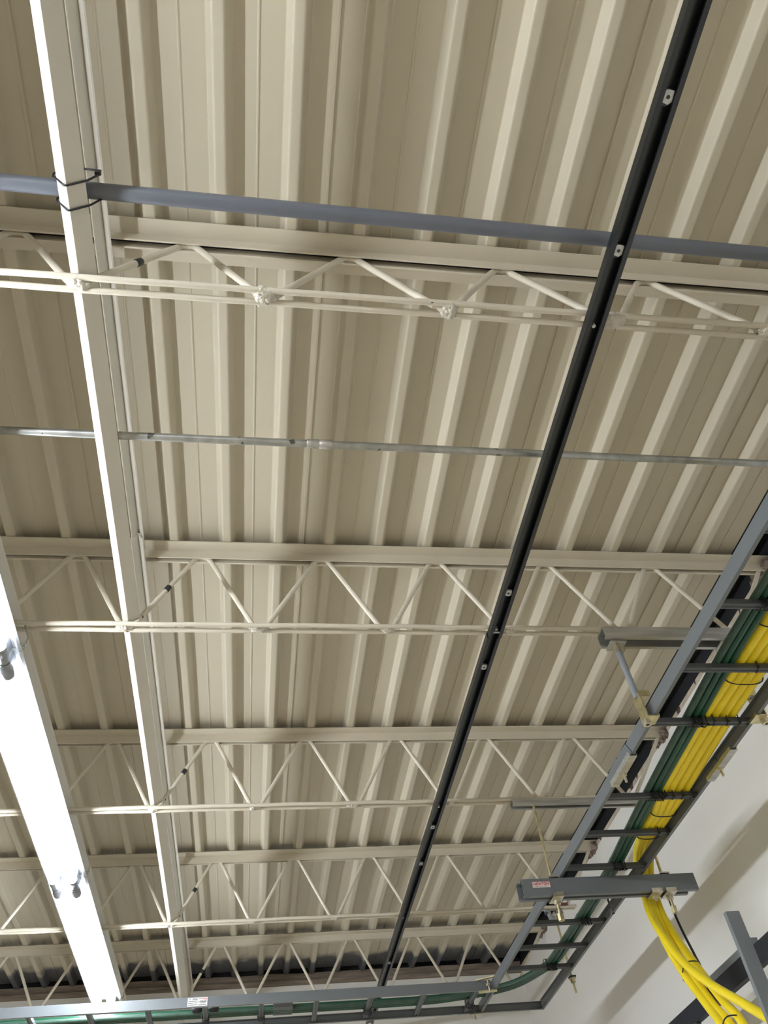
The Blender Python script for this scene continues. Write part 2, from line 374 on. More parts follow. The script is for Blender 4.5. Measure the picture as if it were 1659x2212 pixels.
# ------------------------------------------------------------ black strut channel
def channel_open_down(mb, xc, y0, y1, zt, wd, h, t=0.0013, lip=0.0055):
    hw = wd / 2
    line = [(xc - hw + lip, zt - h + 0.0035), (xc - hw + lip, zt - h), (xc - hw, zt - h), (xc - hw, zt), (xc + hw, zt), (xc + hw, zt - h), (xc + hw - lip, zt - h), (xc + hw - lip, zt - h + 0.0035)]
    mb.sheet(line, -t, 'y', y0, y1)
SX, SZ, SW, SH = 0.3728, 0.8245, 0.0222, 0.0120
def strut(y0, y1, dx, lab, plates, bolts, ends):
    s = thing('strut_channel', lab, 'channel', (SX + dx, (y0 + y1) / 2, SZ), 'black strut channels along the room')
    mb = MB(); channel_open_down(mb, SX + dx, y0, y1, SZ, SW, SH); mb.build('channel', M_black, s)
    for y in plates:                            # strut nut: rounded plate with a threaded hole, just inside the slot
        a = MB(); hx = 0.0052
        a.prism([(SX + dx - hx, y - 0.0052), (SX + dx - hx * .4, y - 0.0068), (SX + dx + hx * .9, y - 0.0060), (SX + dx + hx, y + 0.004), (SX + dx + hx * .3, y + 0.0068), (SX + dx - hx, y + 0.0048)], 'z', SZ - 0.0088, SZ - 0.0062)
        p = a.build('strut_nut', M_washer, s); p['label'] = 'pale steel nut plate'
        MB().disc((SX + dx, y, SZ - 0.0089), (0, 0, -1), 0.0019, 0.0004, 0.0003, 14).build('bolt_hole', M_ink, p)
        MB().disc((SX + dx, y + 0.001, SZ - 0.0052), (0, 0, -1), 0.0080, 0.0015, 0.0009, 20).build('washer', M_rung, s)
    for y in bolts:
        b = MB().disc((SX + dx, y, SZ - 0.0015), (0, 0, -1), 0.0026, 0.0001, 0.0060, 6).build('bolt', M_washer, s); b['label'] = 'pale bolt end'
    for y in ends:
        MB().box(SX + dx - 0.0075, SX + dx + 0.0075, y - 0.0012, y + 0.0012, SZ - 0.0105, SZ - 0.0085).build('end_clip', M_washer, s)
    return s
k = 0.8155 / 0.79
strut(-1.2, 0.9665 + 0.0, 0.0005, 'black strut channel, near length, running up to the second joist', [0.1481 * k, 0.2987 * k, 0.8355 * k], [0.3888 * k, 0.9214 * k], [0.955])
strut(0.9672, 2.93, -0.0008, 'black strut channel, far length, running from the second joist to the far wall', [1.0156 * k, 1.5588 * k, 1.7266 * k, 2.3154 * k], [1.4758 * k, 2.0222 * k], [])

# ------------------------------------------------------------ fluorescent fixtures
def fixture(ya, yb, lab):
    K = 0.76 / 0.785; ya *= K; yb *= K
    F = thing('fluorescent_fixture', lab, 'ceiling light', (-0.40, (ya + yb) / 2, 0.800), 'two-tube fluorescent fixtures in one line')
    xc = -0.4005; zt = 0.760
    y0, y1 = ya - 0.0325, yb + 0.0325
    MB().sheet([(xc - 0.0405, zt + 0.021), (xc - 0.0375, zt + 0.0185), (xc - 0.031, zt + 0.027), (xc - 0.004, zt + 0.027), (xc, zt + 0.0295), (xc + 0.004, zt + 0.027), (xc + 0.031, zt + 0.027), (xc + 0.0375, zt + 0.0185), (xc + 0.0405, zt + 0.021)], -0.0008, 'y', y0, y1).build('reflector', M_lampbody, F)
    MB().box(xc - 0.030, xc + 0.030, y0, y1, zt + 0.0285, zt + 0.040).build('housing', M_lampbody, F)
    for xt in (-0.3793, -0.4172):
        MB().tube([(xt, ya, zt), (xt, yb, zt)], 0.0088, 14).build('lamp_tube', M_tube, F)
        for (a, b, s) in ((ya, y0 + 0.0005, -1), (yb, y1 - 0.0005, 1)):
            sk = MB().tube([(xt, a, zt), (xt, a + (b - a) * 0.04, zt), (xt, a + (b - a) * 0.55, zt), (xt, a + (b - a) * .56, zt), (xt, b, zt)], [0.0086, 0.0091, 0.0091, 0.0080, 0.0080], 18)
            sk.box(xt - 0.0055, xt + 0.0055, min(a, b) + 0.006, max(a, b) - 0.003, zt + 0.002, zt + 0.0275)
            sk.build('lampholder', M_socket, F)
    cl = MB().tube([(xc + 0.036, y1 - 0.004, zt + 0.021), (xc + 0.043, y1 - 0.002, zt + 0.027), (xc + 0.044, y1, zt + 0.045), (xc + 0.030, y1, 0.8365)], 0.0013, 8)
    cl.tube([(xc + 0.040, y1 - 0.010, zt + 0.024), (xc + 0.046, y1 - 0.006, zt + 0.028), (xc + 0.042, y1 + 0.004, zt + 0.025)], 0.0012, 8).build('hanger_clip', M_galv, F)
    for yy in (y0 + 0.02, y1 - 0.02): MB().box(xc - 0.004, xc + 0.010, yy, yy + 0.008, zt + 0.0395, 0.836).build('hanger_strap', M_galv, F)
    return F
fixture(-1.21, -0.51, 'fluorescent fixture with two lit tubes, added unseen by the back wall')  # unseen fixture, added for more bounced light in the room
fixture(-0.47, 0.230, 'fluorescent fixture with two lit tubes, added unseen behind the others')  # assumed continuation of the lamp row, unseen, added for fill light
fixture(0.297, 0.963, 'nearest fluorescent fixture with two lit tubes, cut by the left frame edge')
fixture(1.033, 1.731, 'fluorescent fixture with two lit tubes between the two dark lampholder joints')
fixture(1.803, 2.505, 'far fluorescent fixture with two lit tubes, reaching the far cable tray')

# ------------------------------------------------------------ ladder cable trays
ZR0, ZR1 = 0.656, 0.6785
LX, RX = 0.592, 0.770
def rail(mb, x, s, y0, y1):            # s=+1: lips point to +x
    mb.sheet([(x + 0.0062 * s, ZR0 + 0.0), (x, ZR0), (x, ZR1), (x + 0.0062 * s, ZR1)], -0.0012 * s, 'y', y0, y1)
def railx(mb, y, s, x0, x1, z0=ZR0, z1=ZR1):
    mb.sheet([(y + 0.0062 * s, z0), (y, z0), (y, z1), (y + 0.0062 * s, z1)], -0.0012 * s, 'x', x0, x1)
def ladder_y(y0, y1, rungs, lab):
    T = thing('cable_ladder', lab, 'cable tray', ((LX + RX) / 2, (y0 + y1) / 2, ZR0), 'grey ladder trays by the right wall')
    a = MB(); rail(a, LX, 1, y0, y1); a.build('side_rail', M_tray, T)
    a = MB(); rail(a, RX, -1, y0, y1); a.build('side_rail', M_tray, T)
    for y in rungs:
        MB().sheet([(y - 0.0058, 0.6585), (y - 0.0058, 0.6665), (y + 0.0058, 0.6665), (y + 0.0058, 0.6585)], 0.0011, 'x', LX + 0.0013, RX - 0.0013).build('rung', M_rung, T) if False else \
        MB().prism([(y - 0.0058, 0.6592), (y - 0.0046, 0.6580), (y - 0.0020, 0.6580), (y - 0.0014, 0.6592), (y + 0.0014, 0.6592), (y + 0.0020, 0.6580), (y + 0.0046, 0.6580), (y + 0.0058, 0.6592), (y + 0.0058, 0.6668), (y - 0.0058, 0.6668)], 'x', LX + 0.0013, RX - 0.0013).build('rung', M_rung, T)
    return T
kz = 0.6625 / 0.665
ladder_y(0.02, 1.113, [0.1665 * kz, 0.304 * kz, 0.4415 * kz, 0.579 * kz, 0.7168 * kz, 0.8547 * kz, 0.9913 * kz], 'grey ladder tray by the right wall, near length, carrying yellow and green cables')
ladder_y(1.1145, 2.315, [1.2195 * kz, 1.3536 * kz, 1.4916 * kz, 1.628 * kz, 1.760 * kz, 1.898 * kz, 2.028 * kz], 'grey ladder tray by the right wall, far length past the splice clamps')
XY0, XY1 = 2.139, 2.315
T = thing('cable_ladder', 'grey ladder tray crossing before the far wall, with a white printed label', 'cable tray', (-0.2, (XY0 + XY1) / 2, ZR0))
a = MB(); railx(a, XY0, 1, -1.6, LX - 0.004); a.build('side_rail', M_tray, T)
a = MB(); railx(a, XY1, -1, -1.6, RX - 0.002, 0.656, 0.675); a.build('side_rail', M_tray, T)
for q in range(-8, 9):
    x = 0.0150 + 0.1345 * q
    if x > 0.57: continue
    MB().prism([(x - 0.0058, 0.6592), (x - 0.0046, 0.6580), (x - 0.0020, 0.6580), (x - 0.0014, 0.6592), (x + 0.0014, 0.6592), (x + 0.0020, 0.6580), (x + 0.0046, 0.6580), (x + 0.0058, 0.6592), (x + 0.0058, 0.6668), (x - 0.0058, 0.6668)], 'y', XY0 + 0.0013, XY1 - 0.0013).build('rung', M_rung, T)
# printed label on the front rail
lb = MB().box(-0.160, -0.1135, XY0 - 0.0011, XY0 + 0.0002, 0.6580, 0.6765).build('label_sticker', M_paper, T); lb['label'] = 'white label with small black and red print'
m = MB(); yy = XY0 - 0.0013
m.disc((-0.1545, yy + 0.0003, 0.6735), (0, -1, 0), 0.0018, 0.0011, 0.0002, 14)
for (x0, x1, z) in [(-0.149, -0.1375, 0.6742), (-0.149, -0.1365, 0.6722), (-0.158, -0.1375, 0.6688), (-0.158, -0.1465, 0.6650), (-0.1445, -0.1375, 0.6650), (-0.158, -0.1375, 0.6610),
                    (-0.1305, -0.1235, 0.6690), (-0.1215, -0.116, 0.6685), (-0.134, -0.115, 0.6672), (-0.130, -0.118, 0.6645), (-0.134, -0.116, 0.6605)]:
    n_ = max(3, int((x1 - x0) / 0.0016)); s_ = (x1 - x0) / n_
    for q in range(n_): m.box(x0 + q * s_, x0 + (q + 0.72) * s_, yy, yy + 0.0003, z - 0.0006, z + 0.0007)
m.box(-0.1360, -0.1356, yy, yy + 0.0003, 0.659, 0.6755)
m.build('label_print', M_ink, lb)
m = MB()
for q in range(9): m.box(-0.1335 + q * 0.0021, -0.1335 + q * 0.0021 + 0.0015, yy, yy + 0.0003, 0.6732, 0.6748)
for q in range(4): m.box(-0.122 + q * 0.0018, -0.122 + q * 0.0018 + 0.0012, yy, yy + 0.0003, 0.6712, 0.6721)
m.build('label_print', M_red, lb)

# splice clamps
def hexnut(mb, c, ax, R, h): mb.disc(c, ax, R, R * 0.45, h, 6)
def splice(x, s, y0, y1, lab, m_):
    Q = thing('splice_clamp', lab, 'clamp', (x, (y0 + y1) / 2, ZR0), 'clamps joining the two tray lengths')
    o = -0.0016 * s; yc = (y0 + y1) / 2; d = 0.022
    MB().prism([(y0, ZR0 + 0.001), (y0 + 0.006, ZR0 - 0.0016), (y1 - 0.006, ZR0 - 0.0016), (y1, ZR0 + 0.001), (y1 - 0.010, ZR1 - 0.001), (yc + 0.004, ZR1 + 0.0016), (yc, ZR1 - 0.002), (yc - 0.004, ZR1 + 0.0016), (y0 + 0.010, ZR1 - 0.001)], 'x', x + o, x + o * 0.3).build('side_plate', m_, Q)
    a = MB().sheet([(x + o, ZR0 + 0.006), (x + o, ZR0 - 0.0018), (x + 0.009 * s, ZR0 - 0.0018), (x + 0.009 * s, ZR0 + 0.0035)], -0.0013 * s, 'y', y0 + 0.006, y1 - 0.006); a.build('channel_shoe', M_galv, Q)
    b = MB().tube([(x + 0.005 * s, yc + 0.006, ZR0), (x + 0.005 * s, yc + 0.006, ZR0 - 0.018)], 0.0023, 10).build('bolt', M_nut, Q)
    a = MB(); hexnut(a, (x + 0.005 * s, yc + 0.006, ZR0 - 0.0025), (0, 0, -1), 0.0048, 0.0042); a.build('nut', M_nut, b)
splice(LX, 1, 1.062, 1.170, 'grey metal splice clamp with bolt under the left rail of the tray', M_tray)
splice(RX, -1, 1.048, 1.158, 'brassy splice clamp with bolt under the right rail of the tray', M_zinc)

# ------------------------------------------------------------ galvanised channels under the joists
def gchan(x0, x1, yc, zt, lab, wd=0.0245, h=0.0235, m_=None):
    G = thing('strut_channel', lab, 'channel', ((x0 + x1) / 2, yc, zt))
    hw = wd / 2; lip = 0.0058
    # two channels back to back read as one deep bar with a slot beneath
    MB().sheet([(yc - hw + lip, zt - h + 0.004), (yc - hw + lip, zt - h), (yc - hw, zt - h), (yc - hw, zt), (yc + hw, zt), (yc + hw, zt - h), (yc + hw - lip, zt - h), (yc + hw - lip, zt - h + 0.004)], -0.0016, 'x', x0, x1).build('channel', m_ or M_galv, G)
    return G
gchan(0.5585, 0.872, 0.9640, 0.8250, 'galvanised strut channel under the second joist, with two square washers beneath', wd=0.030)
gchan(0.5315, 0.825, 1.5225, 0.8250, 'galvanised strut channel under the middle joist, its far end above the cables', wd=0.0225, h=0.014)

def hanger(x, y, zt, zb, lab, sleeve, coup, clampside=0, washer=True, m_=None, nuts=()):
    R = thing('threaded_rod', lab, 'rod', (x, y, zb), 'rods hanging the right-hand tray')
    rm = m_ or M_zinc
    MB().tube([(x, y, zt + 0.004), (x, y, zb)], 0.0030, 12).build('rod', rm, R)
    if sleeve:
        MB().tube([(x, y, zt - 0.014), (x, y, zt - 0.016), (x, y, sleeve)], [0.0040, 0.0052, 0.0052], 16).build('sleeve', M_sleeve, R)['label'] = 'grey sleeve on the rod'
    if washer:
        MB().box(x - 0.014, x + 0.014, y - 0.0135, y + 0.0135, zt - 0.0020, zt, ).build('square_washer', M_galv, R)
        a = MB(); hexnut(a, (x, y, zt - 0.002), (0, 0, -1), 0.0068, 0.006); a.disc((x, y, zt - 0.008), (0, 0, -1), 0.0050, 0.003, 0.006, 14); a.build('nut', M_nut, R)
    for z_, R_, h_ in nuts:
        a = MB(); hexnut(a, (x, y, z_), (0, 0, -1), R_, h_); a.build('nut', M_nut, R)
    return R
hanger(0.589 - 0.007, 0.969, 0.8010, 0.650, 'sleeved hanging rod at the left rail below the galvanised channel', 0.694, False, nuts=((0.6535, 0.0072, 0.008),))
hanger(0.7810, 0.969, 0.8010, 0.650, 'sleeved hanging rod at the right rail near the wall', 0.694, False, nuts=((0.6535, 0.0072, 0.008),))
def lclamp(x, s, y, lab):
    Q = thing('rail_clamp', lab, 'clamp', (x, y, ZR0), 'brass-coloured clamps gripping the near tray')
    # C shape round the rail
    MB().sheet([(x + 0.010 * s, 0.700), (x - 0.008 * s, 0.700), (x - 0.008 * s, 0.6535), (x + 0.012 * s, 0.6535), (x + 0.012 * s, 0.658)], 0.0018 * (1 if s > 0 else -1), 'y', y - 0.012, y + 0.012).build('bracket', M_zinc, Q)
    MB().box(min(x - 0.008 * s, x + 0.010 * s), max(x - 0.008 * s, x + 0.010 * s), y - 0.0125, y - 0.011, 0.690, 0.700).build('gusset', M_zinc, Q)
lclamp(0.589, 1, 0.969, 'brass-coloured clamp on the left rail under the sleeved rod')
lclamp(0.773, -1, 0.969, 'brass-coloured clamp on the right rail by the wall')

# crossbar with the printed label
NB = thing('crossbar', 'short grey double-channel crossbar under the tray, red printed sticker at its left end', 'crossbar', (0.69, 1.5137, 0.613))
BX0, BX1 = 0.5085, 0.8715
def cch(mb, y, s, x0, x1, z0, z1):
    mb.sheet([(y + 0.009 * s, z0 + 0.004), (y + 0.009 * s, z0), (y, z0), (y, z1), (y + 0.009 * s, z1), (y + 0.009 * s, z1 - 0.004)], -0.0014 * s, 'x', x0, x1)
a = MB(); cch(a, 1.5000, 1, BX0, BX1, 0.6172, 0.6500); a.build('channel', M_tray, NB)
a = MB(); cch(a, 1.5270, -1, BX0 - 0.004, BX1 - 0.016, 0.6172, 0.6500); a.build('channel', M_tray, NB)
lb = MB().box(0.5290, 0.5655, 1.4985, 1.4998, 0.6325, 0.6437).build('label_sticker', M_paper, NB); lb['label'] = 'white sticker with a red border and red print'
m = MB(); y0_, y1_ = 1.4983, 1.4986
m.box(0.5290, 0.5655, y0_, y1_, 0.6431, 0.6437).box(0.5290, 0.5296, y0_, y1_, 0.6325, 0.6437).box(0.5649, 0.5655, y0_, y1_, 0.6325, 0.6437)
for q in range(11): m.box(0.5325 + q * 0.0027, 0.5325 + q * 0.0027 + 0.0016, y0_, y1_, 0.6340, 0.6350)
m.build('label_print', M_red, lb)
def text(s, x, y, z, size, m_, parent):
    cu = bpy.data.curves.new('t', 'FONT'); cu.body = s; cu.size = size * U; cu.extrude = 0.0003; cu.offset = 0.0002; cu.align_x = 'CENTER'; cu.align_y = 'CENTER'
    o = bpy.data.objects.new('t', cu); C.objects.link(o)
    dg = bpy.context.evaluated_depsgraph_get(); me = bpy.data.meshes.new_from_object(o.evaluated_get(dg)); bpy.data.objects.remove(o)
    me.materials.clear(); me.materials.append(m_)
    b = bpy.data.objects.new('lettering', me); C.objects.link(b); b.parent = parent; po = parent['_o']
    b.location = ((x - po[0]) * U, (y - po[1]) * U, (z - po[2]) * U); b.rotation_euler = (math.pi / 2, 0, 0); b['_o'] = (x, y, z)
    return b
text('NEWTON', 0.5473, 1.4982, 0.6388, 0.0071, M_red, lb)
# rods and hardware through the crossbar
def bar_rod(x, lab, zt, zb, hexz, long_nut):
    R = thing('threaded_rod', lab, 'rod', (x, 1.5137, zb), 'rods through the crossbar')
    MB().tube([(x, 1.5137, zt), (x, 1.5137, zb)], 0.0028, 12).build('rod', M_zinc, R)
    MB().sheet([(1.4980, 0.6540), (1.4980, 0.6515), (1.5290, 0.6515), (1.5290, 0.6540)], 0.0014, 'x', x - 0.010, x + 0.010).build('saddle_washer', M_nut, R)
    MB().sheet([(1.4975, 0.6220), (1.4975, 0.6150), (1.5295, 0.6150), (1.5295, 0.6220)], -0.0014, 'x', x - 0.011, x + 0.011).build('saddle_washer', M_nut, R)
    a = MB(); a.disc((x, 1.5137, 0.6150), (0, 0, -1), 0.0078, 0.003, 0.0022, 20); hexnut(a, (x, 1.5137, 0.6128), (0, 0, -1), 0.0070, 0.0075); a.build('nut', M_nut, R)
    if long_nut:
        a = MB(); hexnut(a, (x, 1.5137, zb + 0.012), (0, 0, -1), 0.0062, 0.013); a.build('coupling_nut', M_zinc, R)
    return R
bar_rod(0.5765, 'brass-coloured rod through the crossbar at its left end, with a long nut below', 0.812, 0.576, 0.6, True)
bar_rod(0.8110, 'brass-coloured rod through the crossbar at its right end, with a long nut below', 0.812, 0.580, 0.6, True)
Q = thing('bolt', 'short bolt with saddle washer under the crossbar, left of the right-hand rod', 'bolt', (0.781, 1.5137, 0.60))
MB().sheet([(1.4975, 0.6220), (1.4975, 0.6150), (1.5295, 0.6150), (1.5295, 0.6220)], -0.0014, 'x', 0.770, 0.792).build('saddle_washer', M_nut, Q)
a = MB(); a.disc((0.781, 1.5137, 0.6150), (0, 0, -1), 0.0075, 0.003, 0.002, 20); hexnut(a, (0.781, 1.5137, 0.6130), (0, 0, -1), 0.0068, 0.0065); a.build('nut', M_zinc, Q)
MB().tube([(0.781, 1.5137, 0.620), (0.781, 1.5137, 0.6030)], 0.0027, 12).build('shank', M_nut, Q)

# far rod at the right rail, beam clamp on the fourth joist
R = thing('threaded_rod', 'brass-coloured rod from the fourth joist to the far end of the right rail', 'rod', (0.7800, 2.075, 0.62))
MB().tube([(0.7800, 2.088, 0.806), (0.7800, 2.072, 0.618)], 0.0029, 12).build('rod', M_zinc, R)
MB().disc((0.7800, 2.0735, 0.6520), (0, 0, -1), 0.0085, 0.003, 0.002, 18).build('washer', M_nut, R)
a = MB(); hexnut(a, (0.7800, 2.0735, 0.6500), (0, 0, -1), 0.0070, 0.0080); a.build('nut', M_zinc, R)
MB().box(0.772, 0.788, 2.0655, 2.0815, 0.6525, 0.6562).build('rail_shoe', M_black, R)
B = thing('beam_clamp', 'grey cast two-bolt saddle clamp under the fourth joist\'s rods', 'clamp', (0.785, 2.0948, 0.80))
MB().tube(smooth_path([(0.757, 2.0948, 0.820), (0.766, 2.0948, 0.8195), (0.769, 2.0948, 0.806), (0.780, 2.0948, 0.800), (0.791, 2.0948, 0.806), (0.794, 2.0948, 0.8195), (0.804, 2.0948, 0.820)], 5), 0.0060, 12).build('saddle', M_socket, B)
for xx in (0.760, 0.801):
    a = MB(); hexnut(a, (xx, 2.0948, 0.819), (0, -0.2, -1), 0.0055, 0.006); a.build('nut', M_rung, B)
MB().box(0.800, 0.818, 2.075, 2.083, 0.829, 0.834).build('rusty_tab', M_rust, B)['label'] = 'rusty brown tab'

# corner clamps where the two trays meet
Q = thing('corner_clamp', 'brass-coloured corner clamp joining the far tray to the left rail', 'clamp', (0.583, 2.139, 0.66))
MB().prism([(0.548, 2.134), (0.592, 2.112), (0.592, 2.118), (0.556, 2.1395)], 'z', 0.6775, 0.6800).build('upper_plate', M_zinc, Q)
MB().prism([(0.552, 2.136), (0.598, 2.128), (0.602, 2.142), (0.556, 2.150)], 'z', 0.6525, 0.6550).build('lower_plate', M_zinc, Q)
MB().tube([(0.578, 2.131, 0.6840), (0.580, 2.129, 0.6500)], 0.0026, 10).build('bolt', M_nut, Q)
a = MB(); hexnut(a, (0.5785, 2.130, 0.668), (0, 0, -1), 0.0055, 0.006); a.build('nut', M_nut, Q)
Q = thing('corner_clamp', 'pale corner clamp under the far tray\'s rear rail', 'clamp', (0.583, 2.315, 0.66))
MB().prism([(0.563, 2.302), (0.598, 2.298), (0.598, 2.324), (0.588, 2.330)], 'z', 0.6515, 0.6545).build('lower_plate', M_nut, Q)
MB().tube([(0.578, 2.312, 0.660), (0.578, 2.312, 0.6420)], 0.0026, 10).build('bolt', M_nut, Q)

# ------------------------------------------------------------ cables
cab_i = {'n': 0}
def cable(pts, r, m_, name, lab, cat='cable', group=None, n=8, seg=14):
    o = MB().tube(smooth_path(pts, n), r, seg).build(name, m_, origin=pts[0]); return tag(o, lab, cat, group)
GY = [0.02, 0.45, 0.80, 0.985, 1.22, 1.37, 1.50, 1.64, 1.78, 1.91]
GL = [0.643, 0.646, 0.651, 0.660, 0.6735, 0.684, 0.694, 0.699, 0.702, 0.7035]
def green(j, off, zo, m_, lab, wob):
    pts = []
    for y, x in zip(GY, GL): pts.append((x + off + wob * math.sin(y * 5 + j * 2), y, 0.6724 + zo))
    e = 0.0 + (0.045 - off) * 0.55
    pts += [(0.7010 + off, 2.02, 0.6724 + zo), (0.686 + off * 0.8, 2.10, 0.6750 + zo), (0.652 + off * 0.7, 2.165 + off * .45, 0.676 + zo), (0.605 + off * .5, 2.205 + off * 0.7, 0.677 + zo), (0.53, 2.2235 + off * 0.95, 0.6752 + zo),
            (0.40, 2.233 + off, 0.6724 + zo), (0.0, 2.233 + off, 0.6724 + zo), (-0.6, 2.230 + off, 0.6724 + zo), (-1.55, 2.230 + off, 0.6724 + zo)]
    return cable(pts, 0.0053, m_, 'power_cable', lab, 'cable', 'green cables laid in the trays')
green(0, 0.0050, 0.0, M_grn2, 'dusty dark green cable along the tray, leftmost in the green row', 0.0012)
green(1, 0.0160, 0.0, M_grn, 'dark green cable along the tray, middle of the green row', 0.001)
green(2, 0.0268, 0.0, M_grn, 'dark green cable along the tray, beside the yellow cables', 0.001)
green(3, 0.0213, 0.0092, M_grn, 'dark green cable lying on top of the green row in the tray', 0.001)
r_y = 0.0073
YL = ['yellow cable leftmost in the tray, crossing in front of the others below the crossbar',
      'yellow cable second from the left in the tray, leftmost where it hangs lowest',
      'yellow cable third from the left in the tray, hanging mid bundle',
      'yellow cable rightmost in the tray, hanging beside the thin black wire',
      'yellow cable lying on top of the row in the tray, hanging behind the others']
def yellow(j, x0, zo, drop, lab):
    pts = [(x0, 0.02, 0.6748 + zo), (x0 - 0.001, 0.50, 0.6748 + zo), (x0, 0.80, 0.6748 + zo), (x0 + 0.001, 0.985, 0.6748 + zo), (x0 + 0.012 + (0.002 if j == 0 else 0), 1.213, 0.6748 + zo)]
    return cable(pts + drop, r_y, M_yel, 'power_cable', lab, 'cable', 'yellow cables in the tray, dropping past the crossbar', n=10, seg=18)
def dropset(xa, ya, za, xb, yb, path):
    return [(xa, 1.30, za), (xa + 0.002, 1.352, za + 0.001), (xa * 0.6 + xb * 0.4, 1.42, za + 0.014), (xa * 0.3 + xb * 0.7, 1.485, za + 0.020), (xb - 0.004, 1.535, za + 0.010), (xb, yb - 0.004, 0.660), (xb + 0.001, yb, 0.630)] + path
yellow(0, 0.6955, 0, dropset(0.722, 1.3, 0.6752, 0.7795, 1.556, [(0.7760, 1.548, 0.59), (0.762, 1.50, 0.535), (0.7560, 1.445, 0.470), (0.7540, 1.38, 0.415), (0.7560, 1.29, 0.352), (0.752, 1.20, 0.29), (0.74, 1.10, 0.20), (0.74, 1.0, -0.1), (0.74, 0.98, FL)]), YL[0])
yellow(1, 0.7105, 0, dropset(0.733, 1.3, 0.6752, 0.7870, 1.562, [(0.785, 1.556, 0.59), (0.777, 1.525, 0.525), (0.772, 1.485, 0.46), (0.765, 1.43, 0.395), (0.752, 1.38, 0.345), (0.745, 1.35, 0.25), (0.74, 1.30, 0.0), (0.74, 1.28, FL)]), YL[1])
yellow(2, 0.7255, 0, dropset(0.7455, 1.3, 0.6752, 0.7965, 1.565, [(0.795, 1.558, 0.59), (0.788, 1.525, 0.525), (0.782, 1.48, 0.46), (0.773, 1.425, 0.395), (0.762, 1.37, 0.345), (0.755, 1.34, 0.25), (0.752, 1.30, 0.0), (0.752, 1.28, FL)]), YL[2])
yellow(3, 0.7405, 0, dropset(0.7545, 1.3, 0.6752, 0.8085, 1.567, [(0.807, 1.558, 0.59), (0.799, 1.515, 0.525), (0.791, 1.462, 0.46), (0.782, 1.405, 0.395), (0.772, 1.352, 0.345), (0.766, 1.32, 0.25), (0.765, 1.29, 0.0), (0.765, 1.27, FL)]), YL[3])
yellow(4, 0.7035, 0.0135, dropset(0.737, 1.3, 0.688, 0.7990, 1.582, [(0.798, 1.574, 0.59), (0.792, 1.538, 0.525), (0.786, 1.495, 0.46), (0.776, 1.44, 0.395), (0.765, 1.385, 0.345), (0.757, 1.355, 0.25), (0.748, 1.31, 0.0), (0.748, 1.29, FL)]), YL[4])
# thin black wires
cable([(0.824, 1.545, 0.640), (0.826, 1.545, 0.585), (0.822, 1.53, 0.545), (0.812, 1.50, 0.50), (0.80, 1.47, 0.46), (0.79, 1.45, 0.38), (0.78, 1.4, 0.1), (0.78, 1.4, FL)], 0.0024, M_tie, 'wire', 'thin black wire hanging beside the yellow cables below the crossbar', 'wire')
cable([(0.690, 1.535, 0.640), (0.695, 1.545, 0.615), (0.708, 1.575, 0.612), (0.735, 1.640, 0.632), (0.755, 1.690, 0.650), (0.770, 1.700, 0.657)], 0.0021, M_tie, 'wire', 'short black wire looping from the crossbar to the right rail', 'wire')

# cable ties: one proto per kind, then copies
tie_g = MB().ring((0, 0, 0), (0, 1, 0), (0, 0, 1), 0.0082, 0.0125, 0.0009, 18)
tie_g.box(-0.0012, 0.0014, -0.0095, -0.0070, -0.0150, -0.0115)
g_me = tie_g.build('cable_tie', M_tie, origin=(0, 0, 0))
rung_y = {'rung under the near end of the tray': 0.7168 * kz, 'second rung': 0.8547 * kz, 'third rung': 0.9913 * kz, 'first rung past the splice': 1.2195 * kz,
          'rung just before the crossbar': 1.4916 * kz, 'first rung beyond the crossbar': 1.628 * kz, 'second rung beyond the crossbar': 1.760 * kz, 'third rung beyond the crossbar': 1.898 * kz}
ties = []
def place_tie(x, y, z, rz, sc, lab, grp):
    o = g_me if not ties else g_me.copy()
    if ties: C.objects.link(o)
    o.location = (x * U, y * U, z * U + EYE); o.rotation_euler = (random.uniform(-.12, .12), 0, rz); o.scale = sc
    tag(o, lab, 'cable tie', grp); ties.append(o)
def gx(y):
    for a in range(len(GY) - 1):
        if GY[a] <= y <= GY[a + 1]:
            t = (y - GY[a]) / (GY[a + 1] - GY[a]); return GL[a] + (GL[a + 1] - GL[a]) * t
    return 0.703
ORD = ['first', 'second', 'third', 'fourth', 'fifth', 'sixth']
names = [('nearest rung shown', 0.7168), ('second rung shown', 0.8547), ('rung below the brass clamp', 0.9913), ('first rung past the splice', 1.2195), ('rung just before the crossbar', 1.4916),
         ('second rung beyond the crossbar', 1.760), ('fourth rung beyond the crossbar', 2.028)]
for nm, yr in names:
    if yr == 0.8547: continue
    y = yr * kz; g0 = gx(y) if yr < 2 else 0.6935
    for q in range(6):
        place_tie(g0 + 0.0062 + q * 0.0048, y, 0.6672, random.uniform(-.25, .25), (1, 1.0, 1.0), ORD[q] + ' black tie from the left on the green cables, ' + nm, 'ties on the ' + nm)
ORD3 = ['leftmost', 'second', 'third', 'fourth']
for nm, yr, xs in [('nearest rung shown', .7168, (.7, .728)), ('second rung shown', 0.8547, (0.716, 0.738)), ('rung below the brass clamp', 0.9913, (0.705, 0.7275, 0.748)), ('first rung past the splice', 1.2195, (0.706, 0.722, 0.7395, 0.757)), ('rung holding the turning yellow cables', 1.3536, (0.7425, 0.7615))]:
    for xi, x in enumerate(xs):
        place_tie(x, yr * kz, 0.6715, random.uniform(-.3, .3), (1, 1.12, 1.15), ORD3[xi] + ' thin black tie on the yellow cables, ' + nm, 'ties holding yellow cables to the ' + nm)
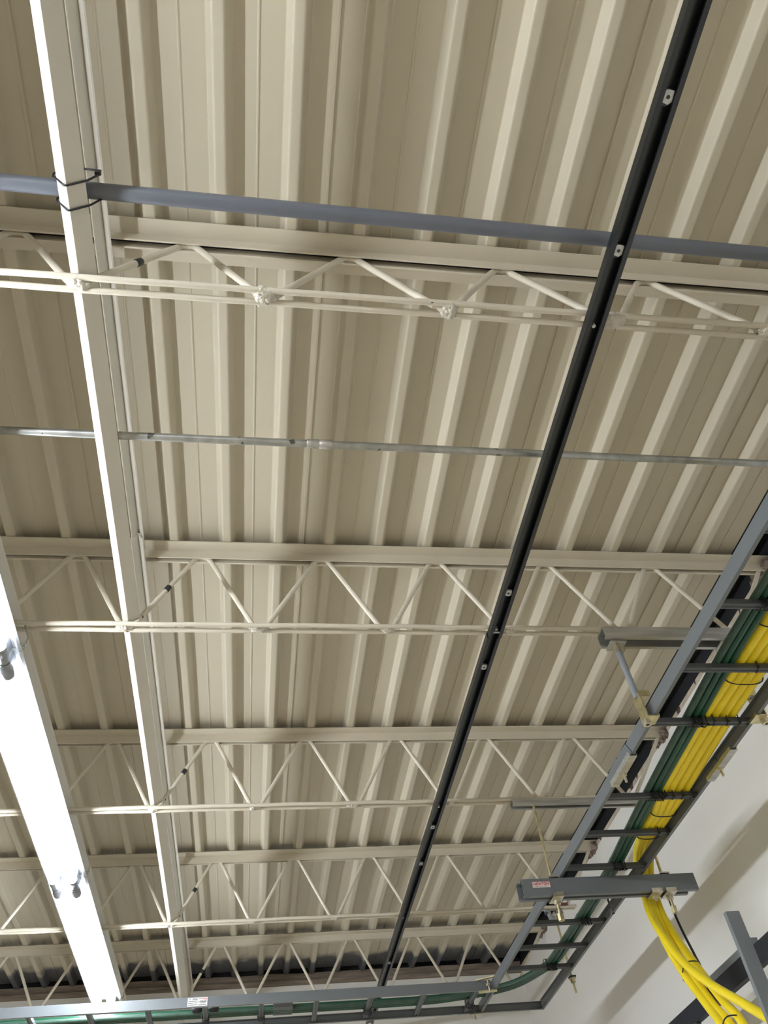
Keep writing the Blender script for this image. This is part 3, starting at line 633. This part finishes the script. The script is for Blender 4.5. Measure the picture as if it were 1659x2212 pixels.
for x, c_ in [(-0.1215, 'rung by the printed label'), (0.0150, 'rung right of the printed label'), (0.2840, 'rung under the end of the black channel'), (0.553, 'last rung before the corner')]:
    for q in range(4):
        o = g_me.copy(); C.objects.link(o); o.location = (x * U, (2.236 + q * 0.0095) * U, 0.6672 * U + EYE); o.rotation_euler = (0, 0, math.pi / 2 + random.uniform(-.2, .2)); o.scale = (1, 1.05, 1.0)
        tag(o, ORD[q] + ' black tie from the front, far tray, ' + c_, 'cable tie', 'ties on the far tray, ' + c_)
def bundle_tie(c, r1, r2, tilt, lab):
    mb = MB().ring(c, (1, 0, 0), (0, tilt, 1), r1, r2, 0.0010, 28); mb.box(c[0] - r1 - 0.002, c[0] - r1 + 0.0015, c[1] - 0.003, c[1] + 0.001, c[2] - 0.002, c[2] + 0.002)
    tag(mb.build('cable_tie', M_tie, origin=c), lab, 'cable tie', 'ties round the whole yellow bundle')
bundle_tie((0.7175, 0.765, 0.679), 0.0335, 0.0165, 0.2, 'black tie round the yellow bundle just past the nearest rung shown')
bundle_tie((0.7190, 0.888, 0.679), 0.0325, 0.0160, -0.3, 'black tie round the yellow bundle between second rung and brass clamp')
bundle_tie((0.7375, 1.287, 0.6795), 0.0275, 0.0165, -0.4, 'black tie round the yellow bundle past the splice')
bundle_tie((0.7440, 1.385, 0.6870), 0.0270, 0.0180, -0.5, 'black tie round the yellow bundle where it starts to drop')
for c, rr_, lab in [((0.7850, 1.482, 0.465), 0.0175, 'black tie round the hanging yellow cables at the crossing'), ((0.7630, 1.372, 0.347), 0.0175, 'black tie round the hanging yellow cables near the bottom of the photo')]:
    mb = MB().ring(c, (1, 0, 0), (0, 0.8, -0.6), rr_, 0.0205, 0.0012, 26)
    tag(mb.build('cable_tie', M_tie, origin=c), lab, 'cable tie')
# black gland and clip on the far tray's cables
Q = thing('cable_clamp', 'black rounded clamp gripping the green cables behind the white printed label', 'clamp', (-0.12, 2.24, 0.675))
for xx in (-0.140, -0.100):
    MB().tube([(xx - 0.012, 2.205, 0.672), (xx - 0.008, 2.205, 0.672), (xx + 0.008, 2.205, 0.672), (xx + 0.012, 2.205, 0.672)], [0.006, 0.0095, 0.0095, 0.006], 16).build('jaw', M_tie, Q)
Q = MB().prism([(2.272, 0.668), (2.212, 0.668), (2.207, 0.676), (2.212, 0.686), (2.270, 0.686)], 'x', 0.045, 0.093)
tag(Q.build('junction_block', M_rung, origin=(0.07, 2.24, 0.67)), 'small dark box among the green cables in the far tray', 'box')

# ------------------------------------------------------------ lower right: rack upright and wall rail
W = thing('wall_rail', 'dark rail running low along the right wall, bottom right corner', 'rail', (0.86, 1.6, 0.43))
MB().box(0.850, 0.862, 0.3, 2.9, 0.4310, 0.4630).build('rail', M_railblk, W)
MB().box(0.8495, 0.862, 1.36, 1.575, 0.4632, 0.4745).build('cover_strip', M_tray, W)['label'] = 'short mid grey strip on top of the rail'
MB().box(0.8495, 0.862, 1.66, 2.9, 0.4150, 0.4308).build('cover_strip', M_tray, W)['label'] = 'mid grey strip under the far part of the rail'
for yy in (0.6, 1.9, 2.7): MB().box(0.862, XR + 0.001, yy, yy + 0.02, 0.442, 0.458).build('standoff', M_black, W)
V = MB().sheet([(0.7275, 1.206), (0.7275, 1.200), (0.7480, 1.200)], -0.0025, 'z', FL, 0.4575)
tag(V.build('upright_post', M_tray, origin=(0.744, 1.2, FL)), 'grey upright steel post with a cut top, bottom right corner', 'post')

for o in list(bpy.data.objects):
    if '_o' in o.keys(): del o['_o']
